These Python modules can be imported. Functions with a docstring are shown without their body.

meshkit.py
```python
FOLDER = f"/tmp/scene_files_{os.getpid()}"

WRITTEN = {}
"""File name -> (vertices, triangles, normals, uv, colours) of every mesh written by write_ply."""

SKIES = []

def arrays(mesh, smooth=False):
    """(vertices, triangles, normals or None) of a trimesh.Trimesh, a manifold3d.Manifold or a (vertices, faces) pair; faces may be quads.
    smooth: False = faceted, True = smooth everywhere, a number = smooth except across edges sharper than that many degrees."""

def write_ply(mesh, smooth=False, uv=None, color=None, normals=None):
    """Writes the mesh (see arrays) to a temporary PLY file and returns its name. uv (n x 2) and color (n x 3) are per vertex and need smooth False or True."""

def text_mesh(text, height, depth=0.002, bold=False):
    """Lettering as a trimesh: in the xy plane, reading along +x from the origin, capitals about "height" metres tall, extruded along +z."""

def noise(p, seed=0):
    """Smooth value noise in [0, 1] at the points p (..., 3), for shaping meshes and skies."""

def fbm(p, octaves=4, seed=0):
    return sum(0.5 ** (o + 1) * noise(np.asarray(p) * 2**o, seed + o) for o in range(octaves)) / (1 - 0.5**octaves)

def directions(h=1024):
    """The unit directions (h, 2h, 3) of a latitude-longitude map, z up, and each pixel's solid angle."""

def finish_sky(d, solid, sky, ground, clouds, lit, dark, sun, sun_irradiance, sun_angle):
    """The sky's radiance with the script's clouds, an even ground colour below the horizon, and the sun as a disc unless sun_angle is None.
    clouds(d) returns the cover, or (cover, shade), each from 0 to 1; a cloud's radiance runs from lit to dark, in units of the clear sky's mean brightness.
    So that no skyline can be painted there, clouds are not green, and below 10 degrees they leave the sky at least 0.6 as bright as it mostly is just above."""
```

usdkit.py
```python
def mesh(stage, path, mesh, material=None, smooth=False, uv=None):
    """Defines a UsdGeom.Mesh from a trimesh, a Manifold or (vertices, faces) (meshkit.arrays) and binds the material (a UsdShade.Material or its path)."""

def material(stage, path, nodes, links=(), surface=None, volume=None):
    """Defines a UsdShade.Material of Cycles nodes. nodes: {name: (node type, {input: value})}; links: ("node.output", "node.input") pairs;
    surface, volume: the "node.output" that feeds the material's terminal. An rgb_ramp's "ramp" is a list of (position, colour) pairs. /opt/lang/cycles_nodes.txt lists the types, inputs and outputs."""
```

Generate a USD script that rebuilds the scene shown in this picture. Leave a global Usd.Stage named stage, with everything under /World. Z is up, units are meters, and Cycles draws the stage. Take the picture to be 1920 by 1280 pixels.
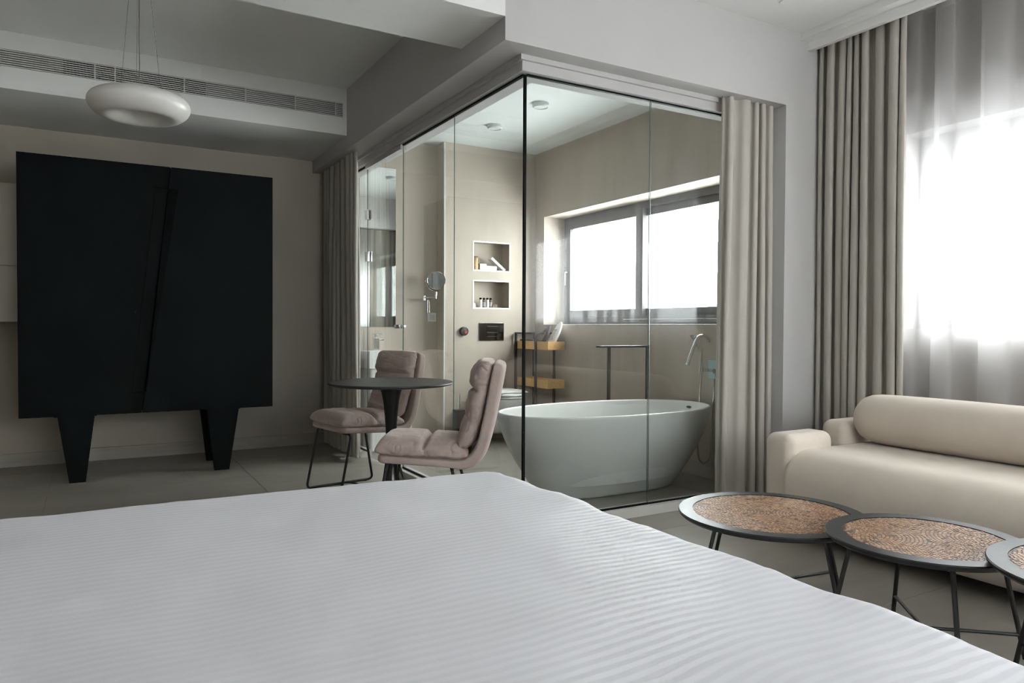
import math
import numpy as np, trimesh, manifold3d, shapely.geometry as sg
import usdkit, meshkit
from pxr import Usd, UsdGeom, UsdLux, Gf, Sdf

stage = Usd.Stage.CreateInMemory()
UsdGeom.SetStageUpAxis(stage, UsdGeom.Tokens.z)
UsdGeom.SetStageMetersPerUnit(stage, 1.0)
UsdGeom.Xform.Define(stage, "/World")
UsdGeom.Scope.Define(stage, "/World/Looks")
PI = math.pi
rng = np.random.default_rng(7)

# ---------------------------------------------------------------- camera, sky, daylight, exposure
EXPOSURE = 0.30
CAM_H = 1.05
yaw, pitch, roll = (math.radians(a) for a in (59.95, -1.153, 0.258))
fw = np.array([math.cos(pitch) * math.cos(yaw), math.cos(pitch) * math.sin(yaw), math.sin(pitch)])
rt = np.array([math.sin(yaw), -math.cos(yaw), 0.0])
up = np.cross(rt, fw)
rt2, up2 = rt * math.cos(roll) + up * math.sin(roll), -rt * math.sin(roll) + up * math.cos(roll)
cam = UsdGeom.Camera.Define(stage, "/World/camera")
cam.CreateHorizontalApertureAttr(36.0)
cam.CreateVerticalApertureAttr(24.0)
cam.CreateFocalLengthAttr(36.0 * 1357.5 / 1920)
cam.CreateClippingRangeAttr(Gf.Vec2f(0.02, 200))
cam.CreateExposureAttr(EXPOSURE)
cam.AddTransformOp().Set(Gf.Matrix4d(*rt2, 0, *up2, 0, *(-fw), 0, 0, 0, CAM_H, 1))

sky = UsdLux.DomeLight.Define(stage, "/World/overcast_sky")
sky.CreateIntensityAttr(3.0)
sky.CreateColorAttr(Gf.Vec3f(0.93, 0.97, 1.0))


def daylight(name, centre, width, height, turn, power, color):
    """Overcast daylight arriving at a window: an area light standing outside the pane, facing in."""
    l = UsdLux.RectLight.Define(stage, "/World/" + name)
    l.CreateWidthAttr(width)
    l.CreateHeightAttr(height)
    l.CreateIntensityAttr(power)
    l.CreateColorAttr(Gf.Vec3f(*color))
    l.AddTranslateOp().Set(Gf.Vec3d(*centre))
    l.AddRotateXYZOp().Set(Gf.Vec3f(*turn))


daylight("window_daylight_main", (4.75, 0.3, 2.2), 2.1, 5.6, (0, 90, 0), 6.0, (0.97, 0.98, 1.0))
daylight("window_daylight_bath", (4.45, 4.75, 2.1), 1.9, 3.1, (0, 90, 0), 9.0, (1.0, 0.99, 0.975))
daylight("added_daylight_front", (2.2, -3.2, 1.75), 4.2, 2.9, (90, 0, 0), 8.2, (0.97, 0.98, 1.0))  # added light from behind the camera, through an unseen window

# ---------------------------------------------------------------- materials
LOOK = {}


def M(name, nodes, links, surface="p.BSDF"):
    LOOK[name] = usdkit.material(stage, "/World/Looks/" + name, nodes, links, surface=surface)
    return LOOK[name]


def plain(name, col, rough=0.5, metal=0.0, spec=0.5, bump=0.0, bscale=200.0, bdist=0.002, vary=0.0, vscale=3.0, stretch=(1, 1, 1), **extra):
    """Principled material; vary: cloudy change of tone, bump: fine relief."""
    n = {"g": ("geometry", {}), "mp": ("mapping", {"scale": stretch}),
         "p": ("principled_bsdf", dict(base_color=col, roughness=rough, metallic=metal, specular_ior_level=spec, **extra))}
    l = [("g.position", "mp.vector")]
    if vary:
        a, b = [c * (1 - vary) for c in col], [min(1, c * (1 + vary)) for c in col]
        n["vn"] = ("noise_texture", {"scale": vscale, "detail": 5, "roughness": 0.6})
        n["vr"] = ("rgb_ramp", {"ramp": [(0.3, a), (0.7, b)]})
        l += [("mp.vector", "vn.vector"), ("vn.fac", "vr.fac"), ("vr.color", "p.base_color")]
    if bump:
        n["bn"] = ("noise_texture", {"scale": bscale, "detail": 3})
        n["bp"] = ("bump", {"strength": bump, "distance": bdist})
        l += [("mp.vector", "bn.vector"), ("bn.fac", "bp.height"), ("bp.normal", "p.normal")]
    return M(name, n, l)


plain("white_plaster", (0.53, 0.517, 0.513), 0.85, spec=0.2, bump=0.15, bscale=60, vary=0.015)
plain("ceiling_white", (0.80, 0.80, 0.785), 0.9, spec=0.2, vary=0.012)
plain("bath_ceiling_white", (0.68, 0.71, 0.70), 0.85, spec=0.2)
plain("greige_plaster", (0.47, 0.425, 0.365), 0.75, spec=0.25, bump=0.2, bscale=45, vary=0.07, vscale=1.6, stretch=(1, 1, 0.7))
plain("bath_plaster", (0.48, 0.42, 0.355), 0.6, spec=0.35, bump=0.2, bscale=40, vary=0.06, vscale=2.2, stretch=(1.6, 1.6, 0.5))
plain("floor_tile_stone", (0.295, 0.272, 0.238), 0.42, spec=0.4, bump=0.06, bscale=30, vary=0.13, vscale=2.4, stretch=(0.6, 1.3, 1))
plain("grout", (0.50, 0.475, 0.43), 0.9)
plain("skirting_stone", (0.40, 0.37, 0.325), 0.6, vary=0.10, vscale=5, stretch=(0.5, 2, 6))
plain("curb_stone", (0.60, 0.585, 0.555), 0.45, vary=0.05, vscale=6)
plain("cabinet_black", (0.0038, 0.0060, 0.0062), 0.62, spec=0.09, bump=0.5, bscale=420, vary=0.18, vscale=2.0)
plain("cream_lacquer", (0.56, 0.53, 0.45), 0.45)
plain("grille_white", (0.66, 0.66, 0.64), 0.5)
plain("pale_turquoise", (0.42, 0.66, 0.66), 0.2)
plain("slat_gap_shade_grey", (0.22, 0.22, 0.215), 0.8)  # grille backing greyed so the slat gaps darken: shade put into its colour
plain("painted_void_shade", (0.012, 0.014, 0.014), 0.9)  # near-black paint for the shade inside the open grille
plain("black_metal", (0.016, 0.016, 0.016), 0.42, spec=0.5)
plain("table_black", (0.022, 0.024, 0.026), 0.38, bump=0.1, bscale=90, vary=0.2, vscale=14, stretch=(1, 8, 1))
plain("gloss_black", (0.01, 0.012, 0.011), 0.16)
plain("black_seal", (0.005, 0.008, 0.007), 0.5, spec=0.08)
plain("glass_edge_green", (0.10, 0.16, 0.14), 0.25)
plain("ivory_fabric", (0.66, 0.585, 0.505), 0.9, spec=0.2, bump=0.12, bscale=700, vary=0.03, vscale=6, sheen_weight=0.15)
plain("velvet_rose", (0.43, 0.345, 0.315), 0.85, spec=0.2, bump=0.45, bscale=24, bdist=0.008, vary=0.10, vscale=9, sheen_weight=0.55, sheen_roughness=0.35, sheen_tint=(0.85, 0.75, 0.7))
plain("tub_white", (0.82, 0.825, 0.81), 0.28, spec=0.4)
plain("ceramic_white", (0.84, 0.85, 0.84), 0.12)
plain("plastic_white", (0.78, 0.78, 0.76), 0.4)
plain("paper_white", (0.80, 0.79, 0.76), 0.8)
plain("trim_white", (0.82, 0.82, 0.80), 0.5)
plain("terry_white", (0.80, 0.80, 0.79), 0.95, bump=0.5, bscale=500)
plain("opal_glass", (0.74, 0.72, 0.69), 0.35, spec=0.5, subsurface_weight=0.0)
plain("chrome", (0.78, 0.79, 0.80), 0.09, metal=1.0)
plain("dark_chrome", (0.16, 0.15, 0.14), 0.10, metal=1.0)
plain("brushed_chrome", (0.62, 0.63, 0.64), 0.22, metal=1.0)
plain("mirror_silver", (0.86, 0.88, 0.87), 0.01, metal=1.0)
plain("window_grey", (0.075, 0.075, 0.08), 0.45)
plain("tray_wood", (0.72, 0.44, 0.165), 0.5, vary=0.22, vscale=10, stretch=(4, 4, 22))
plain("amber_jar", (0.50, 0.30, 0.13), 0.3, vary=0.35, vscale=40)
plain("brown_card", (0.22, 0.13, 0.10), 0.7)
plain("charcoal_cloth", (0.055, 0.045, 0.042), 0.8, bump=0.3, bscale=300)
plain("taupe_print", (0.17, 0.125, 0.105), 0.7)
plain("grey_print", (0.38, 0.37, 0.36), 0.7)
plain("red_led", (0.5, 0.03, 0.02), 0.4)
plain("charcoal_metal", (0.05, 0.048, 0.046), 0.35, metal=0.4)
plain("wire_grey", (0.18, 0.18, 0.175), 0.5)
plain("fixture_white", (0.62, 0.64, 0.63), 0.5)

# heavy curtain cloth: mostly diffuse, a little light through it
M("curtain_cloth", {"g": ("geometry", {}), "mp": ("mapping", {"scale": (1, 1, 0.2)}), "n": ("noise_texture", {"scale": 5, "detail": 3}),
                    "r": ("rgb_ramp", {"ramp": [(0.3, (0.465, 0.438, 0.396)), (0.7, (0.475, 0.448, 0.405))]}),
                    "w": ("noise_texture", {"scale": 900, "detail": 1}), "b": ("bump", {"strength": 0.12, "distance": 0.001}),
                    "d": ("diffuse_bsdf", {}), "t": ("translucent_bsdf", {"color": (0.42, 0.39, 0.34)}), "m": ("mix_closure", {"fac": 0.015})},
  [("g.position", "mp.vector"), ("mp.vector", "n.vector"), ("n.fac", "r.fac"), ("r.color", "d.color"), ("g.position", "w.vector"), ("w.fac", "b.height"), ("b.normal", "d.normal"),
   ("d.BSDF", "m.closure1"), ("t.BSDF", "m.closure2")], "m.closure")
# sheer: open weave (part of the light passes straight), the rest scattered to both sides
M("sheer_cloth", {"d": ("diffuse_bsdf", {"color": (0.62, 0.60, 0.585)}), "t": ("translucent_bsdf", {"color": (0.66, 0.645, 0.64)}), "m": ("mix_closure", {"fac": 0.5}),
                  "x": ("transparent_bsdf", {"color": (1, 1, 1)}), "o": ("mix_closure", {"fac": 0.72})},
  [("d.BSDF", "m.closure1"), ("t.BSDF", "m.closure2"), ("x.BSDF", "o.closure1"), ("m.closure", "o.closure2")], "o.closure")


def pane(name, tint):
    # reflectance from 4 % face-on to 100 % at grazing on every face (Schlick)
    M(name, {"lw": ("layer_weight", {"blend": 0.5}), "pw": ("math", {"math_type": "power", "value2": 5.0}), "f": ("math", {"math_type": "multiply_add", "value2": 0.96, "value3": 0.04}), "x": ("transparent_bsdf", {"color": tint}), "g": ("glossy_bsdf", {"color": (1, 1, 1), "roughness": 0.0}), "m": ("mix_closure", {})},
      [("lw.facing", "pw.value1"), ("pw.value", "f.value1"), ("f.value", "m.fac"), ("x.BSDF", "m.closure1"), ("g.BSDF", "m.closure2")], "m.closure")


pane("partition_glass", (0.962, 0.978, 0.972))
pane("window_glass", (0.97, 0.985, 0.98))
# satin-striped white bed linen: matt and shiny 12 mm bands across the bed, the shiny ones also painted paler for sheen
M("striped_linen", {"g": ("geometry", {}), "s": ("separate_xyz", {}), "nz": ("noise_texture", {"scale": 3.2, "detail": 3}), "na": ("math", {"math_type": "multiply_add", "value2": 0.05, "value3": 0.0}),
                    "ad": ("math", {"math_type": "add"}), "k": ("math", {"math_type": "multiply", "value2": 2 * PI / 0.0245}), "si": ("math", {"math_type": "sine"}),
                    "mr": ("map_range", {"from_min": -0.35, "from_max": 0.35, "to_min": 0, "to_max": 1, "clamp": True}),
                    "c": ("mix_color", {"a": (0.66, 0.655, 0.695), "b": (0.70, 0.693, 0.735)}), "ro": ("map_range", {"to_min": 0.7, "to_max": 0.5}),
                    "fn": ("noise_texture", {"scale": 26, "detail": 4}), "ff": ("math", {"math_type": "multiply_add", "value2": 0.16, "value3": 0.0}), "fs": ("math", {"math_type": "add"}),
                    "b": ("bump", {"strength": 0.05, "distance": 0.004}),
                    "p": ("principled_bsdf", {"specular_ior_level": 0.35, "sheen_weight": 0.1})},
  [("g.position", "s.vector"), ("g.position", "nz.vector"), ("nz.fac", "na.value1"), ("na.value", "ad.value1"), ("s.y", "ad.value2"), ("ad.value", "k.value1"), ("k.value", "si.value1"),
   ("si.value", "mr.value"), ("mr.result", "c.fac"), ("c.result", "p.base_color"), ("mr.result", "ro.value"), ("ro.result", "p.roughness"),
   ("g.position", "fn.vector"), ("fn.fac", "ff.value1"), ("ff.value", "fs.value1"), ("mr.result", "fs.value2"), ("fs.value", "b.height"), ("b.normal", "p.normal")])
# end-grain mosaic: every little block its own tone
M("mosaic_wood", {"g": ("attribute", {"attribute": "tone"}), "r": ("rgb_ramp", {"ramp": [(0.0, (0.05, 0.026, 0.018)), (0.18, (0.12, 0.062, 0.038)), (0.32, (0.29, 0.155, 0.085)), (0.65, (0.38, 0.215, 0.12)), (1.0, (0.50, 0.31, 0.18))]}),
                  "p": ("principled_bsdf", {"roughness": 0.42, "specular_ior_level": 0.5, "coat_weight": 0.5, "coat_roughness": 0.09})},
  [("g.fac", "r.fac"), ("r.color", "p.base_color")])
plain("mosaic_bed", (0.09, 0.05, 0.032), 0.5)
plain("rim_wood", (0.020, 0.023, 0.025), 0.34, spec=0.4, bump=0.35, bscale=30, vary=0.35, vscale=16, stretch=(9, 1.2, 1))

# ---------------------------------------------------------------- mesh helpers


def cat(*ms):
    ms = [m for k in ms for m in (k if isinstance(k, (list, tuple)) else [k])]
    return trimesh.util.concatenate(ms)


def box(x0, x1, y0, y1, z0, z1):
    m = trimesh.creation.box([abs(x1 - x0), abs(y1 - y0), abs(z1 - z0)])
    m.apply_translation([(x0 + x1) / 2, (y0 + y1) / 2, (z0 + z1) / 2])
    return m


def rbox(x0, x1, y0, y1, z0, z1, r=0.004, n=2):
    """Box with rounded edges (n steps per quarter)."""
    r = min(r, (x1 - x0) / 2.001, (y1 - y0) / 2.001, (z1 - z0) / 2.001)
    s = []
    a = np.linspace(0, PI / 2, n + 1)
    for t in a:
        for u in a:
            s.append((math.cos(t) * math.cos(u), math.cos(t) * math.sin(u), math.sin(t)))
    s = np.unique(np.round(np.array(s), 6), axis=0) * r
    pts = []
    for sx, x in ((-1, x0 + r), (1, x1 - r)):
        for sy, y in ((-1, y0 + r), (1, y1 - r)):
            for sz, z in ((-1, z0 + r), (1, z1 - r)):
                pts.append(s * [sx, sy, sz] + [x, y, z])
    return trimesh.convex.convex_hull(np.vstack(pts))


def soft_box(x0, x1, y0, y1, z0, z1, r, n=6):
    return rbox(x0, x1, y0, y1, z0, z1, r, n)


def tube(path, r, n=10, closed=False):
    p = np.asarray(path, float)
    rs = np.broadcast_to(np.asarray(r, float), (len(p),))
    d = np.gradient(p, axis=0)
    d /= np.linalg.norm(d, axis=1, keepdims=True)
    ref = np.array([0, 0, 1.0]) if abs(d[0][2]) < 0.9 else np.array([1.0, 0, 0])
    u = np.cross(d[0], ref)
    u /= np.linalg.norm(u)
    V = []
    a = np.arange(n) / n * 2 * PI
    for i in range(len(p)):
        u = u - d[i] * (u @ d[i])
        u /= np.linalg.norm(u)
        w = np.cross(d[i], u)
        V.append(p[i] + rs[i] * (np.cos(a)[:, None] * u + np.sin(a)[:, None] * w))
    return skin(V, caps=True)


def skin(rings, caps=True, closed=False):
    """Faces between successive closed rings of equal length."""
    k, n = len(rings), len(rings[0])
    V = np.vstack(rings)
    F = []
    i = np.arange(n)
    j = (i + 1) % n
    for a in range(k - 1 + bool(closed)):
        b = (a + 1) % k
        F.append(np.stack([a * n + i, a * n + j, b * n + j], 1))
        F.append(np.stack([a * n + i, b * n + j, b * n + i], 1))
    F = np.vstack(F)
    if caps and not closed:
        c0, c1 = len(V), len(V) + 1
        V = np.vstack([V, rings[0].mean(0), rings[-1].mean(0)])
        F = np.vstack([F, np.stack([np.full(n, c0), j, i], 1), np.stack([np.full(n, c1), (k - 1) * n + i, (k - 1) * n + j], 1)])
    m = trimesh.Trimesh(V, F, process=False)
    if m.volume < 0:
        m.invert()
    return m


def smooth_path(pts, n=40):
    """Catmull-Rom through the points."""
    p = np.asarray(pts, float)
    q = np.vstack([2 * p[0] - p[1], p, 2 * p[-1] - p[-2]])
    out = []
    per = max(2, n // (len(p) - 1))
    for i in range(len(p) - 1):
        a, b, c, d = q[i:i + 4]
        for t in np.arange(per) / per:
            out.append(0.5 * (2 * b + (c - a) * t + (2 * a - 5 * b + 4 * c - d) * t ** 2 + (3 * b - a - 3 * c + d) * t ** 3))
    out.append(p[-1])
    return np.array(out)


def bend_path(pts, r=0.03, n=6):
    """Polyline with rounded corners."""
    p = [np.asarray(x, float) for x in pts]
    out = [p[0]]
    for a, b, c in zip(p, p[1:], p[2:]):
        u, v = (a - b) / np.linalg.norm(a - b), (c - b) / np.linalg.norm(c - b)
        s, e = b + u * r, b + v * r
        for t in np.linspace(0, 1, n):
            out.append((1 - t) ** 2 * s + 2 * t * (1 - t) * b + t ** 2 * e)
    out.append(p[-1])
    return np.array(out)


def lathe(profile, n=48, center=(0, 0, 0)):
    a = np.arange(n) / n * 2 * PI
    rings = [np.stack([max(r, 1e-5) * np.cos(a), max(r, 1e-5) * np.sin(a), np.full(n, z)], 1) for r, z in profile]
    m = skin(rings)
    m.apply_translation(center)
    return m


def cyl(p0, p1, r, n=16):
    return tube([p0, p1], r, n)


def extrude(poly, h, z=0.0):
    m = trimesh.creation.extrude_polygon(sg.Polygon(poly) if not hasattr(poly, "geom_type") else poly, h, engine="earcut")
    m.apply_translation([0, 0, z])
    return m


def to_xz(m, y):
    """An extrusion in xy, stood up: its y becomes z and its depth goes along +y from y."""
    v = m.vertices.copy()
    m = trimesh.Trimesh(np.stack([v[:, 0], y + v[:, 2], v[:, 1]], 1), m.faces[:, ::-1], process=False)
    return m


def sellipse(cx, cy, a, b, z, n=2.3, k=72):
    t = np.arange(k) / k * 2 * PI
    c, s = np.cos(t), np.sin(t)
    return np.stack([cx + a * np.sign(c) * abs(c) ** (2 / n), cy + b * np.sign(s) * abs(s) ** (2 / n), np.full(k, z)], 1)


def grid_mesh(P):
    """Open sheet from an (m, n, 3) grid."""
    m, n = P.shape[:2]
    i = np.arange(m * n).reshape(m, n)
    F = np.vstack([np.stack([i[:-1, :-1], i[1:, :-1], i[1:, 1:]], -1).reshape(-1, 3), np.stack([i[:-1, :-1], i[1:, 1:], i[:-1, 1:]], -1).reshape(-1, 3)])
    return trimesh.Trimesh(P.reshape(-1, 3), F, process=False)


def move(m, loc=(0, 0, 0), rz=0.0):
    m = m.copy()
    m.apply_transform(trimesh.transformations.rotation_matrix(rz, [0, 0, 1]))
    m.apply_translation(loc)
    return m


# ---------------------------------------------------------------- scene helpers
USED, BASE = {}, {}


def numbered(parent, name):
    k = USED.get((parent, name), 0)
    USED[(parent, name)] = k + 1
    return f"{parent}/{name}" + (f"_{k:03d}" if k else "")


def tag(prim, label=None, category=None, group=None, kind=None):
    for key, v in (("label", label), ("category", category), ("group", group), ("kind", kind)):
        if v:
            prim.SetCustomDataByKey(key, v)


def thing(name, label, category, loc=(0, 0, 0), rz=0.0, group=None, kind=None, local=False):
    """An Xform at the thing's base. Its parts are given in world coordinates unless local."""
    path = numbered("/World", name)
    x = UsdGeom.Xform.Define(stage, path)
    x.AddTranslateOp().Set(Gf.Vec3d(*map(float, loc)))
    if rz:
        x.AddRotateZOp().Set(math.degrees(rz))
    BASE[path] = np.zeros(3) if local else np.asarray(loc, float)
    tag(x.GetPrim(), label, category, group, kind)
    return path


def part(name, mesh, mat, parent, smooth=30, label=None, kind=None):
    path = numbered(parent, name)
    base = BASE[parent]
    BASE[path] = base
    if base.any():
        mesh = mesh.copy()
        mesh.apply_translation(-base)
    p = usdkit.mesh(stage, path, mesh, LOOK[mat], smooth=smooth)
    tag(p.GetPrim(), label, kind=kind)
    return path


def solo(name, mesh, mat, label=None, category=None, group=None, kind=None, smooth=30):
    """A thing that is one mesh, its origin at its base."""
    path = numbered("/World", name)
    lo, hi = mesh.bounds
    base = np.array([(lo[0] + hi[0]) / 2, (lo[1] + hi[1]) / 2, lo[2]])
    m = mesh.copy()
    m.apply_translation(-base)
    p = usdkit.mesh(stage, path, m, LOOK[mat], smooth=smooth)
    UsdGeom.Xformable(p.GetPrim()).AddTranslateOp().Set(Gf.Vec3d(*map(float, base)))
    BASE[path] = base
    tag(p.GetPrim(), label, category, group, kind)
    return path


def struct(name, mesh, mat, label=None, smooth=False):
    return solo(name, mesh, mat, label, kind="structure", smooth=smooth)


# ---------------------------------------------------------------- room shell (camera stands at x = y = 0)
ZC = 2.855                      # ceiling
XL, XR, YF, YB = -2.6, 4.15, -2.6, 6.45
GX, GY, GT = 1.89, 3.15, 2.325  # glass planes and the top of the glass
BX, BY, BZ = 3.72, 5.987, 2.715  # bathroom right wall, niche wall, ceiling
AY = 6.16                       # alcove wall

fl = struct("floor", box(XL - 0.2, 4.4, YF - 0.2, 6.7, -0.12, -0.004), "grout", "floor of large grey-beige stone tiles with thin pale joints")
tx = [-2.65, -1.45, -0.25, 0.95, 2.15, 3.35, 4.2]
ty = [-2.7, -1.95, -0.75, 0.45, 1.65, 2.85, 4.05, 5.25, 6.45]
for i in range(len(tx) - 1):
    for j in range(len(ty) - 1):
        part("floor_tile", rbox(tx[i] + 0.0012, tx[i + 1] - 0.0012, ty[j] + 0.0012, ty[j + 1] - 0.0012, -0.0045, 0.0, 0.0008, 1), "floor_tile_stone", fl, smooth=False)

struct("ceiling", box(XL - 0.2, 4.4, YF - 0.2, 6.7, ZC, ZC + 0.15), "ceiling_white", "plain white ceiling of the bedroom")
struct("wall_left", box(XL - 0.15, XL, YF - 0.1, 6.6, 0, ZC), "greige_plaster", "greige plaster side wall")
FX0, FX1, FZ0, FZ1 = 0.4, 3.9, 0.95, 2.45
struct("wall_front", cat(box(XL - 0.15, FX0, YF - 0.15, YF, 0, ZC), box(FX1, 4.4, YF - 0.15, YF, 0, ZC), box(FX0, FX1, YF - 0.15, YF, 0, FZ0), box(FX0, FX1, YF - 0.15, YF, FZ1, ZC)), "white_plaster", "white wall behind the bed head with an added window")
struct("wall_back", box(XL - 0.15, 4.4, YB, YB + 0.15, 0, ZC), "greige_plaster", "greige plaster back wall behind the black cabinet")
bb = struct("baseboard_back", rbox(XL, 1.85, YB - 0.014, YB, 0, 0.10, 0.003), "skirting_stone", "low stone-look baseboard along the back wall")

# window wall of the bedroom with one long window
WY0, WY1, WZ0, WZ1 = -1.2, 2.56, 1.05, 2.19
struct("wall_right", cat(box(XR, XR + 0.25, YF - 0.1, 3.0, 0, WZ0), box(XR, XR + 0.25, YF - 0.1, 3.0, WZ1, ZC), box(XR, XR + 0.25, YF - 0.1, WY0, WZ0, WZ1), box(XR, XR + 0.25, WY1, 3.0, WZ0, WZ1)),
       "white_plaster", "white window wall behind the sheer curtain")

# partition between bedroom and bathroom: header, post and side beam that frame the glass corner
ZS = 2.40
front_wall = to_xz(extrude([(1.686, ZS), (3.64, ZS), (3.64, 0), (XR + 0.25, 0), (XR + 0.25, ZC), (1.686, ZC)], 0.26), 2.99)
struct("wall_partition", cat(front_wall, box(1.686, 1.99, 3.25, YB, ZS, ZC)), "white_plaster", "white header, wall end and side beam framing the glass corner")
struct("ceiling_beam", box(XL, 1.686, 2.99, 3.46, 2.51, ZC), "ceiling_white", "lowered ceiling beam crossing the room above the bed foot")
# inner lining of the header, seen through the glass
def ell_trim(o, z0, z1):
    """L-shaped run of the cornice, its outer faces o metres outside the glass."""
    return extrude([(GX - o, GY - o), (3.64, GY - o), (3.64, 3.25), (1.99, 3.25), (1.99, AY), (GX - o, AY)], z1 - z0, z0)


struct("trim_1", cat(ell_trim(0.052, 2.374, ZS), ell_trim(0.036, GT, 2.374)), "white_plaster", "stepped white cornice above the glass corner")

# air-conditioning bulkhead
bulk = struct("ceiling_bulkhead", cat(box(XL, 1.686, 5.47, YB, 2.505, ZC), box(XL, 1.686, 5.45, 5.47, 2.505, 2.64), box(XL, 1.686, 5.45, 5.47, 2.745, ZC), box(1.655, 1.686, 5.45, 5.47, 2.64, 2.745)), "ceiling_white",
              "lowered white ceiling box with an air grille at the back of the room")
gr = thing("air_grille", "long white slatted air grille set in the ceiling box above the black cabinet", "air vent", (0, 5.46, 2.64))
part("backing", box(-0.16, 0.69, 5.4655, 5.4695, 2.641, 2.744), "painted_void_shade", gr, smooth=False, label="black sheet painted as the shade inside the open middle of the grille")
part("backing", box(XL, -0.162, 5.4645, 5.4695, 2.641, 2.744), "slat_gap_shade_grey", gr, smooth=False)
part("backing", box(0.692, 1.654, 5.4645, 5.4695, 2.641, 2.744), "slat_gap_shade_grey", gr, smooth=False)
for k in range(8):
    z = 2.6455 + k * 0.0134
    part("slat", box(XL, 1.654, 5.4485, 5.4605, z - 0.0029, z + 0.0029), "grille_white", gr, smooth=False)
for x in (-1.9, -1.2, -0.55, 0.02, 0.135, 0.55, 0.95, 1.30, 1.60):
    part("divider", box(x - 0.0035, x + 0.0035, 5.4475, 5.461, 2.641, 2.744), "grille_white", gr, smooth=False)

# pelmet over the window curtains
struct("trim_2", cat(box(3.83, 3.86, YF, 2.99, 2.76, ZC), box(3.76, 3.83, YF, 2.99, 2.812, ZC)), "ceiling_white", "stepped white pelmet hiding the curtain track of the long window")

# bathroom shell
RY0, RY1, RZ0, RZ1 = 3.60, 5.83, 1.072, 2.094
struct("wall_bathroom_right", cat(box(BX, 4.06, 3.24, 6.4, 0, RZ0), box(BX, 4.06, 3.24, 6.4, RZ1, ZC), box(BX, 4.06, 3.24, RY0, RZ0, RZ1), box(BX, 4.06, RY1, 6.4, RZ0, RZ1)),
       "bath_plaster", "beige plaster bathroom wall with the deep window opening")
NX0, NX1 = 3.043, 3.437
nz = ((1.571, 1.842), (1.221, 1.481))
nb = [box(2.757, NX0, BY, 6.3, 0, BZ), box(NX1, BX, BY, 6.3, 0, BZ), box(NX0, NX1, BY + 0.16, 6.3, 0, BZ), box(NX0, NX1, BY, BY + 0.16, 0, nz[1][0]), box(NX0, NX1, BY, BY + 0.16, nz[1][1], nz[0][0]), box(NX0, NX1, BY, BY + 0.16, nz[0][1], BZ)]
struct("wall_bathroom_back", cat(nb), "bath_plaster", "beige plaster wall with two recessed niches above the toilet")
struct("wall_bathroom_alcove", box(1.86, 2.757, AY, 6.3, 0, BZ), "bath_plaster", "beige plaster alcove wall with the vanity mirror")
struct("ceiling_bathroom", box(1.99, BX, 3.25, 6.3, BZ, BZ + 0.06), "bath_ceiling_white", "white bathroom ceiling seen through the glass")
struct("trim_3", box(2.7495, 2.7565, BY - 0.007, BY + 0.012, 0, BZ), "trim_white", "white corner bead on the edge of the niche wall")
for k, (a, b) in enumerate(nz):
    t = 0.009
    e = 0.004
    struct(f"trim_{4 + k}", cat(box(NX0 - e, NX1 + e, BY - 0.003, BY + 0.004, a - e, a + t), box(NX0 - e, NX1 + e, BY - 0.003, BY + 0.004, b - t, b + e),
                                box(NX0 - e, NX0 + t, BY - 0.003, BY + 0.004, a + t, b - t), box(NX1 - t, NX1 + e, BY - 0.003, BY + 0.004, a + t, b - t)), "trim_white",
           ("white edging of the upper niche", "white edging of the lower niche")[k])
struct("baseboard_bathroom", cat(box(BX - 0.012, BX, 3.25, BY, 0, 0.10), box(2.757, BX - 0.012, BY - 0.012, BY, 0, 0.10)), "skirting_stone", "stone baseboard around the bathroom")

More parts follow.
